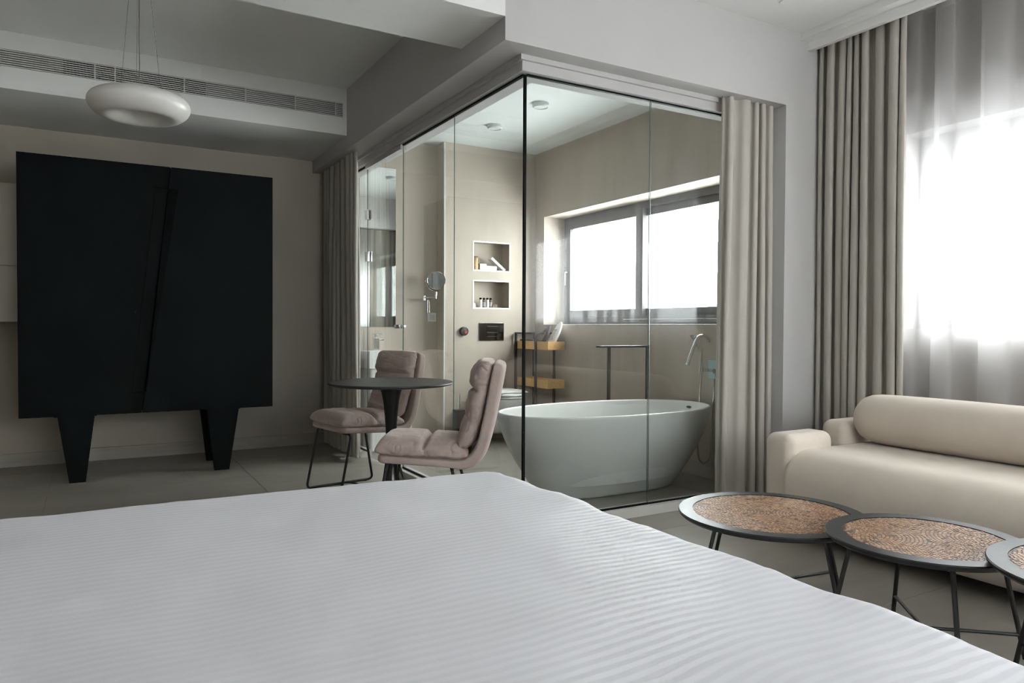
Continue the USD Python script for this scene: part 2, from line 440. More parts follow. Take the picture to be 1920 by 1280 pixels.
# glass enclosure standing on a low stone curb
struct("curb", cat(box(GX - 0.045, 3.64, GY - 0.045, GY + 0.05, 0, 0.05), box(GX - 0.045, GX + 0.05, GY + 0.05, 4.83, 0, 0.05), box(GX - 0.045, GX + 0.05, 5.60, AY, 0, 0.05)), "curb_stone", "low pale stone curb under the glass walls")


def glass_panel(label, x0, x1, y0, y1, z0=0.052, z1=GT - 0.002, edges=()):
    t = thing("glass_screen", label, "glass screen", ((x0 + x1) / 2, (y0 + y1) / 2, z0), group=None)
    part("pane", box(x0, x1, y0, y1, z0 + 0.006, z1 - 0.008), "partition_glass", t, smooth=False)
    wx, wy = (0.0, 0.004) if x1 - x0 > y1 - y0 else (0.004, 0.0)
    part("top_seal", box(x0 - wx, x1 + wx, y0 - wy, y1 + wy, z1 - 0.008, z1), "black_seal", t, smooth=False)
    part("bottom_seal", box(x0 - wx, x1 + wx, y0 - wy, y1 + wy, z0, z0 + 0.006), "black_seal", t, smooth=False)
    for (ax, bx, ay, by, m) in edges:
        part("edge_seal", box(ax, bx, ay, by, z0 + 0.006, z1 - 0.008), m, t, smooth=False)
    return t


g = 0.005
glass_panel("tall front glass panel before the bathtub, from the glass corner to the joint", GX + 0.010, 2.709, GY - g, GY + g, edges=[(2.7065, 2.709, GY - 0.0015, GY + 0.0015, "glass_edge_green")])
glass_panel("narrower front glass panel between the joint and the beige curtain", 2.712, 3.63, GY - g, GY + g, edges=[(2.712, 2.7150, GY - g - 0.0006, GY - g + 0.0015, "brushed_chrome")])
glass_panel("side glass panel nearest the glass corner, behind the near chair", GX - g, GX + g, GY + 0.006, 3.970, edges=[(GX - g - 0.001, GX + g + 0.003, GY - 0.006, GY + 0.005, "black_seal"), (GX - 0.0015, GX + 0.0015, 3.967, 3.970, "glass_edge_green")])
glass_panel("side glass panel between the corner panel and the glass door", GX - g, GX + g, 3.973, 4.795, edges=[(GX - 0.0015, GX + 0.0015, 4.792, 4.795, "glass_edge_green")])
glass_panel("side glass panel left of the door, half behind the curtain", GX - g, GX + g, 5.560, AY - 0.005, edges=[(GX - 0.002, GX + 0.002, 5.560, 5.565, "black_seal")])
d1 = thing("door_1", "frameless glass bathroom door with chrome hinges", "door", (GX, 5.18, 0.012), kind="structure")
part("pane", box(GX - g, GX + g, 4.800, 5.552, 0.012, 2.286), "partition_glass", d1, smooth=False)
part("edge_seal", box(GX - 0.0015, GX + 0.0015, 4.7985, 4.8015, 0.012, 2.286), "glass_edge_green", d1, smooth=False)
for zc in (1.93, 1.60, 0.25):
    h = part("hinge", cat(rbox(GX - 0.016, GX - 0.006, 5.505, 5.595, zc - 0.04, zc + 0.04, 0.003), rbox(GX + 0.006, GX + 0.016, 5.505, 5.595, zc - 0.04, zc + 0.04, 0.003)), "chrome", d1)
    part("hinge_pin", cyl((GX - 0.019, 5.556, zc - 0.035), (GX - 0.019, 5.556, zc + 0.035), 0.006, 10), "chrome", h)
part("latch", cat(rbox(GX - 0.028, GX + 0.028, 4.812, 4.90, 1.035, 1.062, 0.004), cyl((GX - 0.034, 4.885, 1.0485), (GX - 0.026, 4.885, 1.0485), 0.011, 14)), "chrome", d1)
struct("trim_6", box(GX - 0.022, GX + 0.022, 4.797, 5.558, 2.289, GT - 0.001), "white_plaster", "pale lintel strip above the glass door")

# ---------------------------------------------------------------- windows
w1 = thing("window_1", "dark grey sliding window of the bathroom", "window", (3.98, 4.7, RZ0), kind="structure")
fx0, fx1 = 3.955, 4.005
part("window_frame", cat(box(fx0, fx1, RY0, RY1, RZ0, RZ0 + 0.075), box(fx0, fx1, RY0, RY1, RZ1 - 0.055, RZ1), box(fx0, fx1, RY1 - 0.06, RY1, RZ0 + 0.075, RZ1 - 0.055), box(fx0, fx1, RY0, RY0 + 0.06, RZ0 + 0.075, RZ1 - 0.055)), "window_grey", w1, smooth=False)
for (a, b, x) in ((4.66, 5.77, 3.94), (3.66, 4.74, 3.985)):
    s = part("sash", cat(box(x, x + 0.04, a, b, RZ0 + 0.075, RZ0 + 0.135), box(x, x + 0.04, a, b, RZ1 - 0.115, RZ1 - 0.055), box(x, x + 0.04, a, a + 0.085, RZ0 + 0.135, RZ1 - 0.115), box(x, x + 0.04, b - 0.06, b, RZ0 + 0.135, RZ1 - 0.115)), "window_grey", w1, smooth=False)
    part("pane", box(x + 0.017, x + 0.023, a + 0.085, b - 0.06, RZ0 + 0.135, RZ1 - 0.115), "window_glass", s, smooth=False)
part("rail", box(3.938, 3.955, RY0, 4.9, RZ0 + 0.045, RZ0 + 0.05), "brushed_chrome", w1, smooth=False)
part("window_handle", tube(bend_path([(3.94, 5.742, 1.575), (3.905, 5.742, 1.575), (3.905, 5.742, 1.45)], 0.012), 0.007), "chrome", w1)
struct("sill_1", rbox(BX - 0.004, 3.955, RY0 + 0.001, RY1 - 0.001, RZ0 - 0.003, RZ0 + 0.004, 0.003), "trim_white", "pale sill in the bathroom window opening")
w2 = thing("window_2", "long window of the bedroom behind the sheer curtain", "window", (4.33, 1.2, WZ0), kind="structure")
part("window_frame", cat(box(4.30, 4.35, WY0, WY1, WZ0, WZ0 + 0.05), box(4.30, 4.35, WY0, WY1, WZ1 - 0.20, WZ1), box(4.30, 4.35, WY0, WY0 + 0.06, WZ0, WZ1), box(4.30, 4.35, WY1 - 0.06, WY1, WZ0, WZ1)), "window_grey", w2, smooth=False)
for (a, b) in ((WY0 + 0.06, 1.20), (1.20, WY1 - 0.06)):
    part("pane", box(4.322, 4.328, a, b, WZ0 + 0.05, WZ1 - 0.20), "window_glass", w2, smooth=False)
part("mullion", box(4.31, 4.34, 1.17, 1.23, WZ0 + 0.05, WZ1 - 0.20), "window_grey", w2, smooth=False)

w3 = thing("window_3", "unseen window behind the bed head, added for light from the camera side", "window", (2.15, YF - 0.1, FZ0), kind="structure")
part("window_frame", cat(box(FX0, FX1, YF - 0.12, YF - 0.07, FZ0, FZ0 + 0.06), box(FX0, FX1, YF - 0.12, YF - 0.07, FZ1 - 0.06, FZ1), box(FX0, FX0 + 0.06, YF - 0.12, YF - 0.07, FZ0 + 0.06, FZ1 - 0.06), box(FX1 - 0.06, FX1, YF - 0.12, YF - 0.07, FZ0 + 0.06, FZ1 - 0.06), box(2.12, 2.18, YF - 0.12, YF - 0.07, FZ0 + 0.06, FZ1 - 0.06)), "window_grey", w3, smooth=False)  # unseen window, added to light the back of the room
for (a, b) in ((FX0 + 0.06, 2.12), (2.18, FX1 - 0.06)):
    part("pane", box(a, b, YF - 0.098, YF - 0.092, FZ0 + 0.06, FZ1 - 0.06), "window_glass", w3, smooth=False)

# ---------------------------------------------------------------- curtains


def curtain(p0, p1, z0, z1, folds, amp, seed, mid=0.0, top_gather=0.75, sharp=0.45, spread=1.0, rows=28, per=18, hem=0.0, thick=0.0):
    """Hanging cloth from p0 to p1 (xy) between z1 (top) and z0: open folds with individual widths that drift and deepen on the way down."""
    r = np.random.default_rng(seed)
    p0, p1 = np.array(p0, float), np.array(p1, float)
    L = np.linalg.norm(p1 - p0)
    d = (p1 - p0) / L
    nrm = np.array([-d[1], d[0]])
    n = folds * per + 1
    s = np.linspace(0, 1, n)
    w = r.uniform(0.4, 1.75, folds)
    edges = np.concatenate([[0], np.cumsum(w)]) / w.sum()
    ph = np.interp(s, np.linspace(0, 1, folds + 1), np.arange(folds + 1))
    base = np.interp(ph, np.arange(folds + 1), edges)
    fa = np.interp(ph, np.arange(folds + 1) , r.uniform(0.6, 1.25, folds + 1))
    P = np.zeros((rows, n, 3))
    drift = r.uniform(-1, 1, folds + 1)
    for k in range(rows):
        h = k / (rows - 1)  # 0 top .. 1 bottom
        zz = z1 + (z0 - z1) * h
        dr = np.interp(ph, np.arange(folds + 1), drift) * 0.012 * math.sin(h * 2.6)
        a = amp * (top_gather + (1 - top_gather) * min(1, h * 3)) * fa * (1 + 0.15 * np.sin(h * 4 + ph))
        wob = meshkit.noise(np.stack([s * folds * 1.3, np.full(n, h * 1.6), np.full(n, seed * 1.7)], 1)) - 0.5
        off = a * np.sin(2 * PI * ph) + wob * amp * 0.5
        along = base * L - sharp * a * np.sin(4 * PI * ph) + dr
        along = (along - L * mid) * (1 + (spread - 1) * h) + L * mid
        P[k, :, :2] = p0 + along[:, None] * d + off[:, None] * nrm
        P[k, :, 2] = zz + hem * (meshkit.noise(np.stack([s * folds, np.zeros(n), np.full(n, 3.3 + seed)], 1)) - 0.5) * h
    return grid_mesh(P)


solo("curtain", curtain((1.775, 5.47), (1.775, 6.40), 0.035, 2.398, 9, 0.036, 3, mid=1.0, spread=1.05), "curtain_cloth",
     "beige floor-length curtain drawn back beside the glass door, at the back wall", "curtain", smooth=True)
solo("curtain", curtain((3.18, 3.055), (3.60, 3.055), 0.012, 2.398, 5, 0.029, 12, sharp=0.32, mid=1.0, spread=1.07), "curtain_cloth",
     "beige floor-length curtain gathered in front of the glass by the bathtub", "curtain", smooth=True)
solo("curtain", curtain((3.935, 2.42), (3.935, 2.985), 0.015, 2.83, 9, 0.033, 29, sharp=0.42, mid=1.0, spread=1.03), "curtain_cloth",
     "beige floor-length curtain at the left end of the long window, behind the sofa", "curtain", smooth=True)
solo("sheer_curtain", curtain((4.04, -1.50), (4.04, 2.62), 0.015, 2.84, 23, 0.042, 31, sharp=0.62, top_gather=0.9, per=22), "sheer_cloth",
     "white see-through sheer curtain glowing across the long window", "sheer curtain", smooth=True)
solo("sheer_curtain", curtain((3.92, YF + 0.10), (0.35, YF + 0.10), 0.015, 2.80, 18, 0.04, 37, sharp=0.6, top_gather=0.9), "sheer_cloth",
     "white sheer curtain before the added window behind the bed head", "sheer curtain", smooth=True)
solo("curtain_track", box(3.885, 4.09, YF, 2.985, 2.842, ZC), "trim_white", "white ceiling track carrying the window curtains", "curtain track", smooth=False)

# ---------------------------------------------------------------- bed


def draped(x0, x1, y0, y1, top, drop, rc, r, step, seed):
    """Cloth lying on a rounded rectangle and hanging over its edges."""
    ext = drop + 0.0
    xs, ys = np.arange(x0 - ext, x1 + ext + step, step), np.arange(y0 - ext, y1 + ext + step, step)
    X, Y = np.meshgrid(xs, ys, indexing="ij")
    cx, cy, hx, hy = (x0 + x1) / 2, (y0 + y1) / 2, (x1 - x0) / 2 - rc - r, (y1 - y0) / 2 - rc - r
    qx, qy = np.abs(X - cx) - hx, np.abs(Y - cy) - hy
    ox, oy = np.maximum(qx, 0), np.maximum(qy, 0)
    out = np.hypot(ox, oy)
    sd = out + np.minimum(np.maximum(qx, qy), 0) - rc
    nx = np.where(out > 1e-9, ox / np.maximum(out, 1e-9), (qx > qy) * 1.0) * np.sign(X - cx)
    ny = np.where(out > 1e-9, oy / np.maximum(out, 1e-9), (qx <= qy) * 1.0) * np.sign(Y - cy)
    s = np.maximum(sd, 0)
    arc = np.minimum(s, r * PI / 2)
    hang = np.maximum(s - r * PI / 2, 0)
    flare = 0.05 * hang + 0.012 * hang * np.sin((X - Y * 1.1) * 17)
    hor = r * np.sin(arc / r) + flare
    Z = top - r * (1 - np.cos(arc / r)) - hang
    PX, PY = X - nx * s + nx * hor, Y - ny * s + ny * hor
    q = np.stack([X, Y, np.zeros_like(X)], -1)
    soft = meshkit.fbm(q * 2.3, 3, seed) - 0.5
    fine = meshkit.fbm(q * [5.0, 9.0, 1] + 11, 3, seed + 5) - 0.5
    edge = np.exp(-(np.maximum(-sd, 0) / 0.10) ** 2)
    Z = Z + soft * 0.022 + fine * 0.008 * (0.5 + edge)
    PX, PY = PX + nx * fine * 0.03 * np.minimum(s / 0.08, 1), PY + ny * fine * 0.03 * np.minimum(s / 0.08, 1)
    P = np.stack([PX, PY, Z], -1)
    m = grid_mesh(P)
    keep = (hang.ravel() <= drop - r) | (s.ravel() == 0)
    m.update_faces(keep[m.faces].all(1))
    m.remove_unreferenced_vertices()
    return m


bed = thing("bed", "wide bed under the white duvet in the foreground", "bed", (0.2, 1.18, 0))
part("bed_base", rbox(-0.92, 1.15, 0.14, 2.16, 0.07, 0.30, 0.01), "ivory_fabric", bed)
part("mattress", soft_box(-0.93, 1.165, 0.13, 2.18, 0.30, 0.535, 0.05, 4), "terry_white", bed)
for sx in (-0.82, 1.05):
    for sy in (0.24, 2.05):
        part("leg", cyl((sx, sy, 0), (sx, sy, 0.07), 0.03, 14), "black_metal", bed)
solo("duvet", draped(-0.98, 1.225, 0.08, 2.235, 0.560, 0.50, 0.05, 0.05, 0.014, 4), "striped_linen",
     "white satin-striped duvet spread over the whole bed", "duvet", smooth=True)

# ---------------------------------------------------------------- sofa
sofa = thing("sofa", "long ivory upholstered sofa with rounded edges under the window", "sofa", (3.4, 1.2, 0))
seat_xz = sg.box(2.915, 0.05, 3.86, 0.45).buffer(-0.03).buffer(0.03, quad_segs=6)
front = sg.box(2.915, 0.05, 3.4, 0.45).buffer(-0.155).buffer(0.155, quad_segs=16)
seat_xz = front.union(sg.box(3.2, 0.05, 3.86, 0.45).buffer(-0.03).buffer(0.03, quad_segs=6))
seat_rings = []
for inset, y in ((0.03, 0.0), (0.012, 0.006), (0.003, 0.016), (0.0, 0.03), (0.0, 0.6), (0.0, 1.2), (0.0, 1.8), (0.0, 2.365), (0.003, 2.38), (0.012, 2.392), (0.03, 2.40)):
    o = np.array([np.array(seat_xz.exterior.interpolate(q, normalized=True).coords[0]) for q in np.arange(120) / 120])
    c = np.array(seat_xz.centroid.coords[0])
    d = o - c
    o = o - d / np.linalg.norm(d, axis=1, keepdims=True) * inset
    seat_rings.append(np.stack([o[:, 0], np.full(120, y), o[:, 1]], 1))
part("seat", skin(seat_rings), "ivory_fabric", sofa, smooth=50)
part("arm", soft_box(2.945, 3.29, 2.372, 2.54, 0.04, 0.525, 0.05, 6), "ivory_fabric", sofa, smooth=True)
part("back_block", soft_box(3.41, 3.87, 2.395, 2.56, 0.04, 0.56, 0.05, 6), "ivory_fabric", sofa, smooth=True)
part("backrest", soft_box(3.68, 3.87, 0.0, 2.39, 0.05, 0.56, 0.07, 6), "ivory_fabric", sofa, smooth=True)
for x, y in ((3.08, 0.1), (3.77, 0.1), (3.06, 2.46), (3.77, 2.46)):
    part("foot", cyl((x, y, 0), (x, y, 0.06), 0.025, 12), "black_metal", sofa)
bol = lathe([(0.0, 0), (0.05, 0.004), (0.085, 0.018), (0.108, 0.042), (0.121, 0.075), (0.127, 0.12)] + [(0.130 + 0.002 * math.sin(k), 0.2 + k * 0.2) for k in range(8)] + [(0.127, 1.75), (0.121, 1.8), (0.108, 1.83), (0.085, 1.855), (0.05, 1.868), (0, 1.872)], 56)
bol.apply_transform(trimesh.transformations.rotation_matrix(PI / 2, [1, 0, 0]))
bol.apply_translation([3.54, 2.405, 0.581])
solo("bolster_cushion", bol, "ivory_fabric", "long ivory bolster cushion lying along the back of the sofa", "cushion", smooth=True)

# ---------------------------------------------------------------- coffee tables with mosaic tops


def mosaic(R, lobes, rot, seed):
    """Small end-grain blocks laid in concentric arcs around several centres."""
    r = np.random.default_rng(seed)
    cs = [np.array([d * math.cos(rot + a), d * math.sin(rot + a)]) for a, d in lobes]
    ms = []
    V0 = np.array([[-1, -1, 0], [1, -1, 0], [1, 1, 0], [-1, 1, 0], [-0.84, -0.8, 1], [0.84, -0.8, 1], [0.84, 0.8, 1], [-0.84, 0.8, 1]], float)
    F0 = np.array([[4, 5, 6], [4, 6, 7], [0, 1, 5], [0, 5, 4], [1, 2, 6], [1, 6, 5], [2, 3, 7], [2, 7, 6], [3, 0, 4], [3, 4, 7]])
    V, F, n = [], [], 0
    for i, c in enumerate(cs):
        rho = 0.006
        while rho < 2 * R:
            m = max(3, int(2 * PI * rho / 0.0128))
            off = r.uniform(0, 2 * PI)
            for k in range(m):
                a = off + 2 * PI * k / m
                q = c + rho * np.array([math.cos(a), math.sin(a)])
                if np.hypot(*q) > R - 0.006:
                    continue
                if min(np.hypot(*(q - o)) for o in cs) < np.hypot(*(q - c)) - 1e-9:
                    continue
                v = V0 * [0.0056 + r.uniform(-0.0007, 0.0005), 0.0049, 0.0022 + r.uniform(0, 0.0008)]
                t = a + PI / 2 + r.uniform(-0.10, 0.10)
                ct, st = math.cos(t), math.sin(t)
                V.append(np.stack([q[0] + ct * v[:, 0] - st * v[:, 1], q[1] + st * v[:, 0] + ct * v[:, 1], v[:, 2]], 1))
                F.append(F0 + n)
                n += 8
            rho += 0.0118
    q = np.array([v.mean(0) for v in V])
    tone = np.clip(0.25 + 0.75 * r.random(len(V)) - 0.9 * np.maximum(0, meshkit.noise(q * [55, 55, 0] + seed) - 0.62), 0, 1)
    return trimesh.Trimesh(np.vstack(V), np.vstack(F), process=False), np.repeat(tone, 8)


def coffee_table(label, cx, cy, z, R, leg_az, lobes, rot, seed, ring=0.055, attach=0.74, foot=1.0):
    t = thing("coffee_table", label, "coffee table", (cx, cy, 0), local=True, group=None)
    Ri = R - ring
    top = lathe([(0, z - 0.020), (R - 0.010, z - 0.020), (R - 0.002, z - 0.012), (R, z - 0.004), (R - 0.003, z), (Ri, z), (Ri, z - 0.004), (0, z - 0.004)], 96)
    part("tabletop", top, "rim_wood", t)
    mos, tone = mosaic(Ri, lobes, rot, seed)
    mos.apply_translation([0, 0, z - 0.004])
    part("mosaic_bed", lathe([(0, z - 0.0045), (Ri, z - 0.0045), (Ri, z - 0.0028), (0, z - 0.0028)], 64), "mosaic_bed", t, smooth=False)
    inlay = part("mosaic_inlay", mos, "mosaic_wood", t, smooth=False, kind="stuff", label="inlay of small brown end-grain wood blocks in arcs")
    UsdGeom.PrimvarsAPI(stage.GetPrimAtPath(inlay)).CreatePrimvar("tone", Sdf.ValueTypeNames.FloatArray, "vertex").Set(tone.astype(np.float32).tolist())
    ends = []
    for a in leg_az:
        p0 = np.array([R * attach * math.cos(a), R * attach * math.sin(a), z - 0.02])
        p1 = np.array([R * foot * math.cos(a), R * foot * math.sin(a), 0.0])
        ends.append((p0, p1))
        part("leg", tube([p0, p1], 0.0075, 12), "black_metal", t)
    for i, j in ((0, 1), (2, 3)):
        q = [e[0] * 0.22 + e[1] * 0.78 for e in (ends[i], ends[j])]
        part("stretcher", tube(q, 0.006, 10), "black_metal", t)
    for i, j in ((0, 2), (2, 1), (1, 3), (3, 0)):
        part("top_rail", tube([ends[i][0] - [0, 0, 0.006], ends[j][0] - [0, 0, 0.006]], 0.006, 8), "black_metal", t)
    return t


rad = math.radians
coffee_table("round coffee table with a dark rim and curling mosaic inlay, nearest the glass", 2.262, 1.905, 0.34, 0.350, [rad(a) for a in (83, 263, 352, 172)],
             [(0, 0.17), (PI, 0.17), (PI / 2, 0.36), (-PI / 2, 0.36)], rad(-48), 1)
coffee_table("middle one of the overlapping round mosaic coffee tables", 2.335, 1.352, 0.375, 0.299, [rad(a) for a in (49, 229, -41, 139)],
             [(0, 0.20), (PI, 0.19)], rad(-42), 2)
coffee_table("round mosaic coffee table cut off by the right edge of the picture", 2.38, 0.825, 0.405, 0.328, [rad(a) for a in (75, 255, 345, 165)],
             [(0.3, 0.15), (PI, 0.2)], rad(-30), 3)

# ---------------------------------------------------------------- dining table
dt = thing("dining_table", "round black pedestal table between the two upholstered chairs", "table", (1.452, 3.868, 0), local=True)
part("tabletop", lathe([(0, 0.720), (0.325, 0.720), (0.343, 0.7245), (0.349, 0.731), (0.347, 0.7375), (0.343, 0.739), (0, 0.739)], 96), "table_black", dt)
part("pedestal", lathe([(0, 0), (0.235, 0), (0.24, 0.006), (0.225, 0.016), (0.15, 0.032), (0.095, 0.062), (0.068, 0.11), (0.047, 0.19), (0.034, 0.28), (0.029, 0.38), (0.030, 0.46), (0.036, 0.55), (0.045, 0.63), (0.055, 0.68), (0.066, 0.712), (0.07, 0.720), (0, 0.720)], 64), "gloss_black", dt)

# ---------------------------------------------------------------- upholstered chairs (local: +x forward, z up)


def swept(curve, width, top, bot, k=2.6, m=40, wr=0.0, seed=0, side=0.0):
    """Closed cushion along a curve in xz. width/top/bot: functions of u in [0, 1]."""
    c = np.asarray(curve, float)
    s = np.concatenate([[0], np.cumsum(np.linalg.norm(np.diff(c, axis=0), axis=1))])
    s /= s[-1]
    d = np.gradient(c, axis=0)
    d /= np.linalg.norm(d, axis=1, keepdims=True)
    nr = np.stack([d[:, 1], -d[:, 0]], 1)  # curve runs front -> back, so this points up / forward
    a = np.arange(2 * m) / (2 * m) * 2 * PI
    y, zt = np.cos(a), np.sin(a)
    y = np.sign(y) * abs(y) ** (2 / k)
    zt = np.sign(zt) * abs(zt) ** (2 / k)
    rings = []
    for i in range(len(c)):
        u = s[i]
        w = width(u) / 2
        T, B = top(u, y), bot(u)
        off = np.where(zt > 0, zt * T, zt * B)
        p = np.stack([c[i, 0] + nr[i, 0] * off, y * w, c[i, 1] + nr[i, 1] * off], 1)
        rings.append(p)
    R = np.array(rings)
    if wr:
        nz_ = meshkit.fbm(R * [9, 5, 9] + seed, 3, seed) - 0.5
        f1 = meshkit.fbm(R * [15, 7, 15] + seed * 3.1, 2, seed + 9) - 0.5
        f2 = meshkit.fbm(R * [8, 16, 8] + seed * 1.7, 2, seed + 17) - 0.5
        folds = np.exp(-np.abs(f1) / 0.03) + 0.7 * np.exp(-np.abs(f2) / 0.03)
        ends = np.array([cap(u, 10, 1.0) for u in s])[:, None]
        mid = R.mean(1, keepdims=True)
        R = R + (R - mid) / np.maximum(np.linalg.norm(R - mid, axis=2, keepdims=True), 0.02) * ((nz_ * wr - folds * wr * 0.22) * ends)[..., None]
    return skin(list(R))


def cap(u, p=4.0, q=2.2):
    return max(1e-3, 1 - abs(2 * u - 1) ** p) ** (1 / q)


def crease(u, at, depth, w=0.035):
    return 1 - depth * math.exp(-((u - at) / w) ** 2)


def lin(pts, n=60):
    return smooth_path(pts, n)


CS = 0.95


def up_z(m):
    m.vertices = m.vertices * CS + [0, 0, 0.0525]
    return m


def chair(name, label, loc, az):
    t = thing(name, label, "chair", loc, az, local=True, group=None)
    shell = lin([(0.262, 0.392), (0.12, 0.385), (-0.05, 0.374), (-0.165, 0.371), (-0.235, 0.418), (-0.272, 0.52), (-0.308, 0.70), (-0.340, 0.872)], 210)
    part("seat_shell", up_z(swept(shell, lambda u: 0.475 - 0.035 * max(0, u - 0.5) - 0.13 * (1 - cap(u, 30, 2.0)), lambda u, y: 0.020 * cap(u, 44, 2), lambda u: (0.026 + 0.018 * min(1, max(0, (u - 0.38) / 0.1))) * cap(u, 44, 2), k=6, m=20)), "velvet_rose", t, smooth=True)
    seat = lin([(0.272, 0.432), (0.05, 0.424), (-0.195, 0.410)], 130)

    def st(u, y):
        puck = 1 + 0.05 * math.sin(u * 23) * np.cos(y * 2)
        return 0.072 * cap(u, 9, 2.0) * crease(u, 0.52, 0.42) * crease(u, 0.98, 0.3, 0.1) * puck
    part("seat_cushion", up_z(swept(seat, lambda u: 0.485 - 0.05 * (1 - cap(u, 8, 2.2)), st, lambda u: 0.036 * cap(u, 7, 2.4), k=2.9, wr=0.030, seed=3)), "velvet_rose", t, smooth=True)
    back = lin([(-0.150, 0.445), (-0.196, 0.50), (-0.232, 0.62), (-0.258, 0.745), (-0.276, 0.82), (-0.300, 0.876)], 130)

    def bt(u, y):
        puck = 1 + 0.05 * np.sin(u * 31 + y * 3)
        grow = 0.062 + 0.012 * (u > 0.66)
        return grow * cap(u, 9, 2.0) * crease(u, 0.66, 0.46, 0.030) * crease(u, 0.34, 0.20, 0.03) * (1 - 0.10 * math.exp(-((u - 0.83) / 0.1) ** 2) * np.exp(-(y / 0.06) ** 2)) * puck
    part("back_cushion", up_z(swept(back, lambda u: 0.440 - 0.04 * (1 - cap(u, 8, 2.2)), bt, lambda u: 0.050 * cap(u, 7, 2.4), k=2.7, wr=0.034, seed=8)), "velvet_rose", t, smooth=True)
    for s in (-1, 1):
        y = 0.222 * s
        part("sled_leg", tube(bend_path([(0.205, 0.14 * s, 0.396), (0.195, y * 0.98, 0.396), (0.275, y, 0.009), (-0.205, y, 0.009), (-0.095, y * 0.62, 0.392), (-0.095, 0.05 * s, 0.392)], 0.035, 7), 0.0078, 10), "black_metal", t)
        for x in (0.22, -0.15):
            part("glide", cyl((x, y, 0.0), (x, y, 0.006), 0.011, 10), "black_metal", t)
    part("cross_bar", tube(smooth_path([(0.03, -0.222, 0.009), (0.02, -0.1, 0.03), (0.02, 0.1, 0.03), (0.03, 0.222, 0.009)], 24), 0.007, 10), "black_metal", t)
    return t


chair("upholstered_chair", "dusty rose velvet chair on the far side of the round black table, facing left", (1.492, 4.50, 0), rad(191))
chair("upholstered_chair", "dusty rose velvet chair nearer the bed, turned away in profile beside the glass corner", (1.476, 3.326, 0), rad(149))

# ---------------------------------------------------------------- black cabinet
cb = thing("cabinet", "big square black cabinet on tapered legs against the back wall", "cabinet", (0.37, 5.88, 0))
part("body", rbox(-0.40, 1.145, 5.625, 6.16, 0.462, 2.1535, 0.002), "cabinet_black", cb)
Y0, YD = 5.60, 5.624
TL, TR, BL, BR, ST, SB = (-0.419, 2.155), (1.167, 2.155), (-0.419, 0.446), (1.163, 0.446), (0.476, 2.155), (0.288, 0.446)


def slab(poly, ya, yb):
    p = sg.Polygon(poly)
    m = to_xz(extrude(p, yb - ya), ya)
    return m


def on_split(z, dx=0.0):
    k = (z - SB[1]) / (ST[1] - SB[1])
    return SB[0] + (ST[0] - SB[0]) * k + dx


zt, zb = 2.003, 0.590
e = 0.0022
pl = [(on_split(zb, -0.076), zb), (on_split(zb, -e), zb), (on_split(zt, -e), zt), (on_split(zt, -0.078), zt)]
left = sg.Polygon([BL, (on_split(BL[1], -e), BL[1]), (on_split(TL[1], -e), TL[1]), TL]).difference(sg.Polygon(pl).buffer(0.002, join_style=2))
dl = part("door", to_xz(extrude(left, YD - Y0), Y0), "cabinet_black", cb, smooth=False)
part("handle_panel", slab([(pl[0][0] + 0.001, zb + 0.001), (pl[1][0], zb + 0.001), (pl[2][0], zt - 0.001), (pl[3][0] + 0.001, zt - 0.001)], Y0 + 0.005, YD - 0.004), "cabinet_black", dl, smooth=False)
pr = [(on_split(zb, e), zb), (on_split(zb, 0.012), zb), (on_split(zt, 0.066), zt), (on_split(zt, e), zt)]
right = sg.Polygon([(on_split(BR[1], e), BR[1]), BR, TR, (on_split(TR[1], e), TR[1])]).difference(sg.Polygon(pr))
dr_ = part("door", to_xz(extrude(right, YD - Y0), Y0), "cabinet_black", cb, smooth=False)
v = np.array([[pr[0][0], Y0 + 0.016, zb], [pr[1][0], Y0, zb], [pr[2][0], Y0, zt], [pr[3][0], Y0 + 0.016, zt], [pr[0][0], YD, zb], [pr[1][0], YD, zb], [pr[2][0], YD, zt], [pr[3][0], YD, zt]])
part("handle_panel", trimesh.convex.convex_hull(v), "cabinet_black", dr_, smooth=False)
for (x0, x1, x2, x3) in ((-0.221, 0.013, -0.049, -0.143), (0.695, 0.931, 0.856, 0.758)):
    for y in (5.602, 6.03):
        lg = part("leg", slab([(x0 + 0.012, 0.455), (x1 - 0.006, 0.455), (x2, 0.0), (x3, 0.0)], y, y + 0.05), "cabinet_black", cb, smooth=False)
    part("leg_rail", rbox(x0 - 0.006, x1 + 0.006, 5.626, 6.12, 0.438, 0.462, 0.002), "cabinet_black", cb)

kc = thing("wall_cabinet", "cream wall cabinet with two stacked doors at the left edge, behind the black cabinet", "cabinet", (-0.95, 6.27, 1.07))
part("body", rbox(-1.5, -0.40, 6.118, 6.449, 1.07, 2.03, 0.002), "cream_lacquer", kc)
part("door", rbox(-1.5, -0.40, 6.099, 6.116, 1.462, 2.03, 0.002), "cream_lacquer", kc)
part("door", rbox(-1.5, -0.40, 6.099, 6.116, 1.07, 1.457, 0.002), "cream_lacquer", kc)

